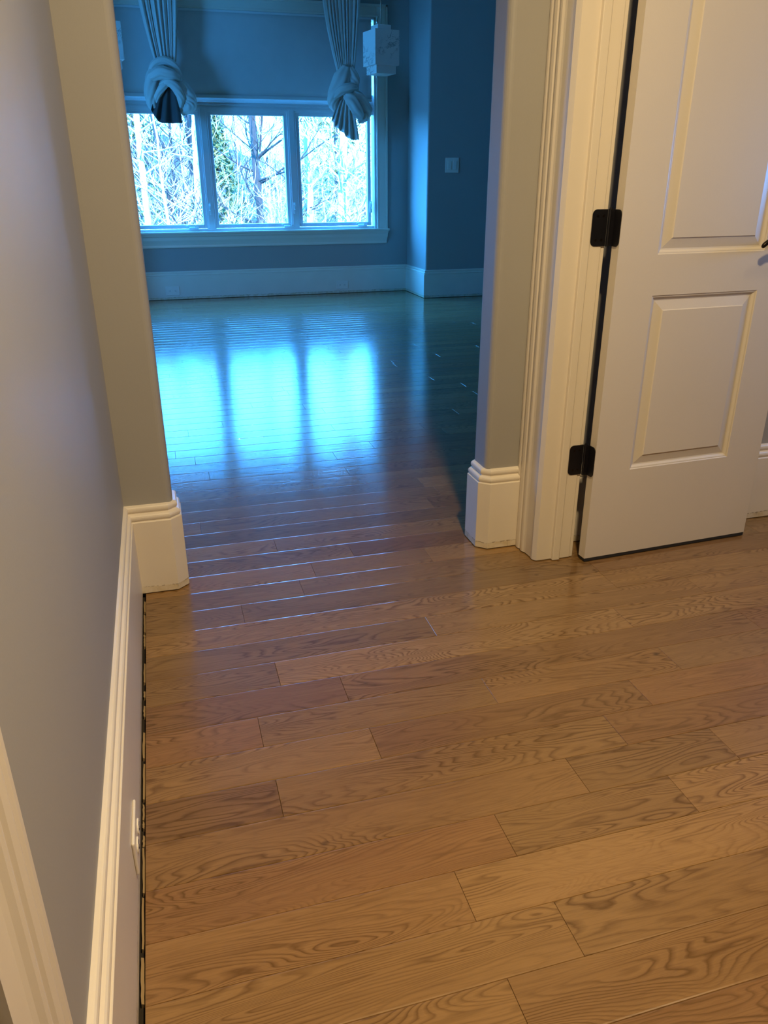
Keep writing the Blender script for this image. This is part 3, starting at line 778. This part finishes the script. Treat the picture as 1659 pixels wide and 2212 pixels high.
# ------------------------------------------------------------------ outdoors: ground, wooded slope and bare trees
bm = bmesh.new(); nx, ny = 60, 40; G = []
for i in range(nx + 1):
    row = []
    for j in range(ny + 1):
        x = -60 + 160 * i / nx; y = 9.6 + 110 * (j / ny) ** 1.3
        z = -3.2 - 1.2 * math.exp(-((y - 25) / 12) ** 2) + 0.9 * mnoise.noise(Vector((x * 0.06, y * 0.06, 0)))
        row.append(bm.verts.new((x, y, z)))
    G.append(row)
for i in range(nx):
    for j in range(ny): bm.faces.new((G[i][j], G[i + 1][j], G[i + 1][j + 1], G[i][j + 1]))
struct(obj('ground', bm, M_ground, smooth=True))
bm = bmesh.new(); nx, ny = 150, 14; G = []
for i in range(nx + 1):
    row = []
    for j in range(ny + 1):
        x = -70 + 190 * i / nx; t = j / ny; y = 62 + 30 * t
        crest = 2.4 + 3.4 * mnoise.noise(Vector((x * 0.05, 3.1, 0))) + 1.6 * mnoise.noise(Vector((x * 0.3, 1.1, 0))) + 2.8 * math.exp(-((x + 1) / 9) ** 2)
        z = -4 + (crest + 4) * math.sin(t * PI / 2) ** 0.7 + 0.6 * mnoise.noise(Vector((x * 0.5, y * 0.5, 0)))
        row.append(bm.verts.new((x, y, z)))
    G.append(row)
for i in range(nx):
    for j in range(ny): bm.faces.new((G[i][j], G[i + 1][j], G[i + 1][j + 1], G[i][j + 1]))
struct(obj('wooded_hill', bm, M_hill, smooth=True))

def tree_mesh(seed, h=14.0, r0=0.16, bend=0.5, first=0.12, nb=34, spread=1.0):
    rr = random.Random(seed); bm = bmesh.new()
    ax = rr.uniform(0, 6.28); pts = []
    for i in range(11):
        t = i / 10; pts.append((bend * math.sin(t * 2.2 + ax) * t + 0.08 * rr.uniform(-1, 1) * t, bend * math.cos(t * 1.7 + ax) * t, h * t))
    tube(bm, pts, [r0 * (1 - 0.85 * i / 10) + 0.01 for i in range(11)], 7)
    def branch(p, d, ln, r, lvl):
        n = 6; q = [p]; dd = d.copy()
        for i in range(n):
            dd = (dd + Vector((rr.uniform(-.22, .22), rr.uniform(-.22, .22), rr.uniform(-.10, .20)))).normalized()
            q.append(q[-1] + dd * ln / n)
        tube(bm, q, [r * (1 - 0.85 * i / n) for i in range(n + 1)], 4, False)
        if lvl < 2:
            for k in range(5 if lvl == 0 else 3):
                i = rr.randint(2, n); s = q[i]
                nd = (dd + Vector((rr.uniform(-1, 1), rr.uniform(-1, 1), rr.uniform(-.3, .9)))).normalized()
                branch(s, nd, ln * rr.uniform(.35, .6), r * 0.5, lvl + 1)
    for k in range(nb):
        t = first + (0.97 - first) * rr.random() ** 0.9; i = min(int(t * 10), 9); f = t * 10 - i
        a, b = Vector(pts[i]), Vector(pts[i + 1]); p = a.lerp(b, f); an = rr.uniform(0, 6.28)
        d = Vector((math.cos(an), math.sin(an), rr.uniform(0.1, 0.9))).normalized()
        branch(p, d, spread * rr.uniform(1.2, 3.4) * (1.05 - 0.7 * t), r0 * 0.30 * (1.1 - 0.7 * t), 0)
    return bm
def mesh_of(name, bm, mat):
    me = bpy.data.meshes.new(name); bm.to_mesh(me); bm.free(); me.materials.append(mat); return me
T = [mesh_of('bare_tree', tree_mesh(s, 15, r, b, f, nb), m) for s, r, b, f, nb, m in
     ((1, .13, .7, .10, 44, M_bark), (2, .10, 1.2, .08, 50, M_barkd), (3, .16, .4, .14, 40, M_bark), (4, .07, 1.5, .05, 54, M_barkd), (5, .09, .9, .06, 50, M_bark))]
def put_tree(me, x, y, s, rz, label, group=None, mat=None, name='bare_tree'):
    o = bpy.data.objects.new(name, me); C.objects.link(o); o.location = (x, y, -3.6); o.scale = (s, s, s); o.rotation_euler = (0, 0, rz)
    tag(o, label, 'tree', group); return o
put_tree(T[0], 3.85, 17.5, 0.95, 0.4, 'bright pale trunk standing close behind the right window pane')
put_tree(T[0], 0.05, 19.0, 0.75, 2.2, 'slim bright pale trunk behind the left half of the left pane')
put_tree(T[4], 1.05, 20.0, 0.95, 4.2, 'leaning pale tree behind the right half of the left pane')
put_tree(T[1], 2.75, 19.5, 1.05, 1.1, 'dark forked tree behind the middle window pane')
rt = random.Random(5)
for k in range(26):
    y = rt.uniform(20, 58); x = 1.0 * 0 + (y * rt.uniform(-0.10, 0.36)); me = T[rt.choice([0, 1, 1, 2, 3, 3, 4])]
    put_tree(me, x, y, rt.uniform(0.75, 1.25), rt.uniform(0, 6.28), 'bare winter tree among the woods outside the window', 'bare trees beyond the window')
# undergrowth saplings
for k in range(24):
    y = rt.uniform(15.5, 27); x = y * rt.uniform(-0.06, 0.32)
    put_tree(T[rt.choice([0, 4, 2])], x, y, rt.uniform(0.30, 0.42), rt.uniform(0, 6.28), 'thin leafless sapling in the undergrowth outside the window', 'saplings outside the window', name='bare_sapling')
# pines
def pine(x, y, h, label):
    r = empty('pine_tree', (x, y, -3.8)); tag(r, label, 'tree')
    rr = random.Random(int(x * 100)); bm = bmesh.new(); tube(bm, [(0, 0, 0), (0.1, 0, h * 0.5), (0, 0.1, h)], [.13, .09, .02], 8); obj('trunk', bm, M_barkd, r, True)
    bm = bmesh.new()
    for k in range(2600):
        t = 0.35 + 0.65 * rr.random(); rad = (1.05 - t) * h * 0.26 * rr.random() ** 0.5; a = rr.uniform(0, 6.28)
        c = Vector((rad * math.cos(a), rad * math.sin(a), h * t - rad * 0.25))
        u = Vector((rr.uniform(-1, 1), rr.uniform(-1, 1), rr.uniform(-1, 1))).normalized() * rr.uniform(.08, .2)
        w = u.cross(Vector((rr.uniform(-1, 1), rr.uniform(-1, 1), rr.uniform(-1, 1)))).normalized() * 0.035
        bm.faces.new([bm.verts.new(c + q) for q in (-u, w, u, -w)])
    obj('foliage', bm, M_leaf, r)
pine(1.75, 22.5, 7.0, 'small yellow-green pine seen at the left edge of the middle window pane')
pine(-0.9, 24.0, 10.5, 'yellow-green pine at the upper left of the left window pane')
pine(6.6, 30.0, 11.0, 'greenish pine far behind the right window pane')
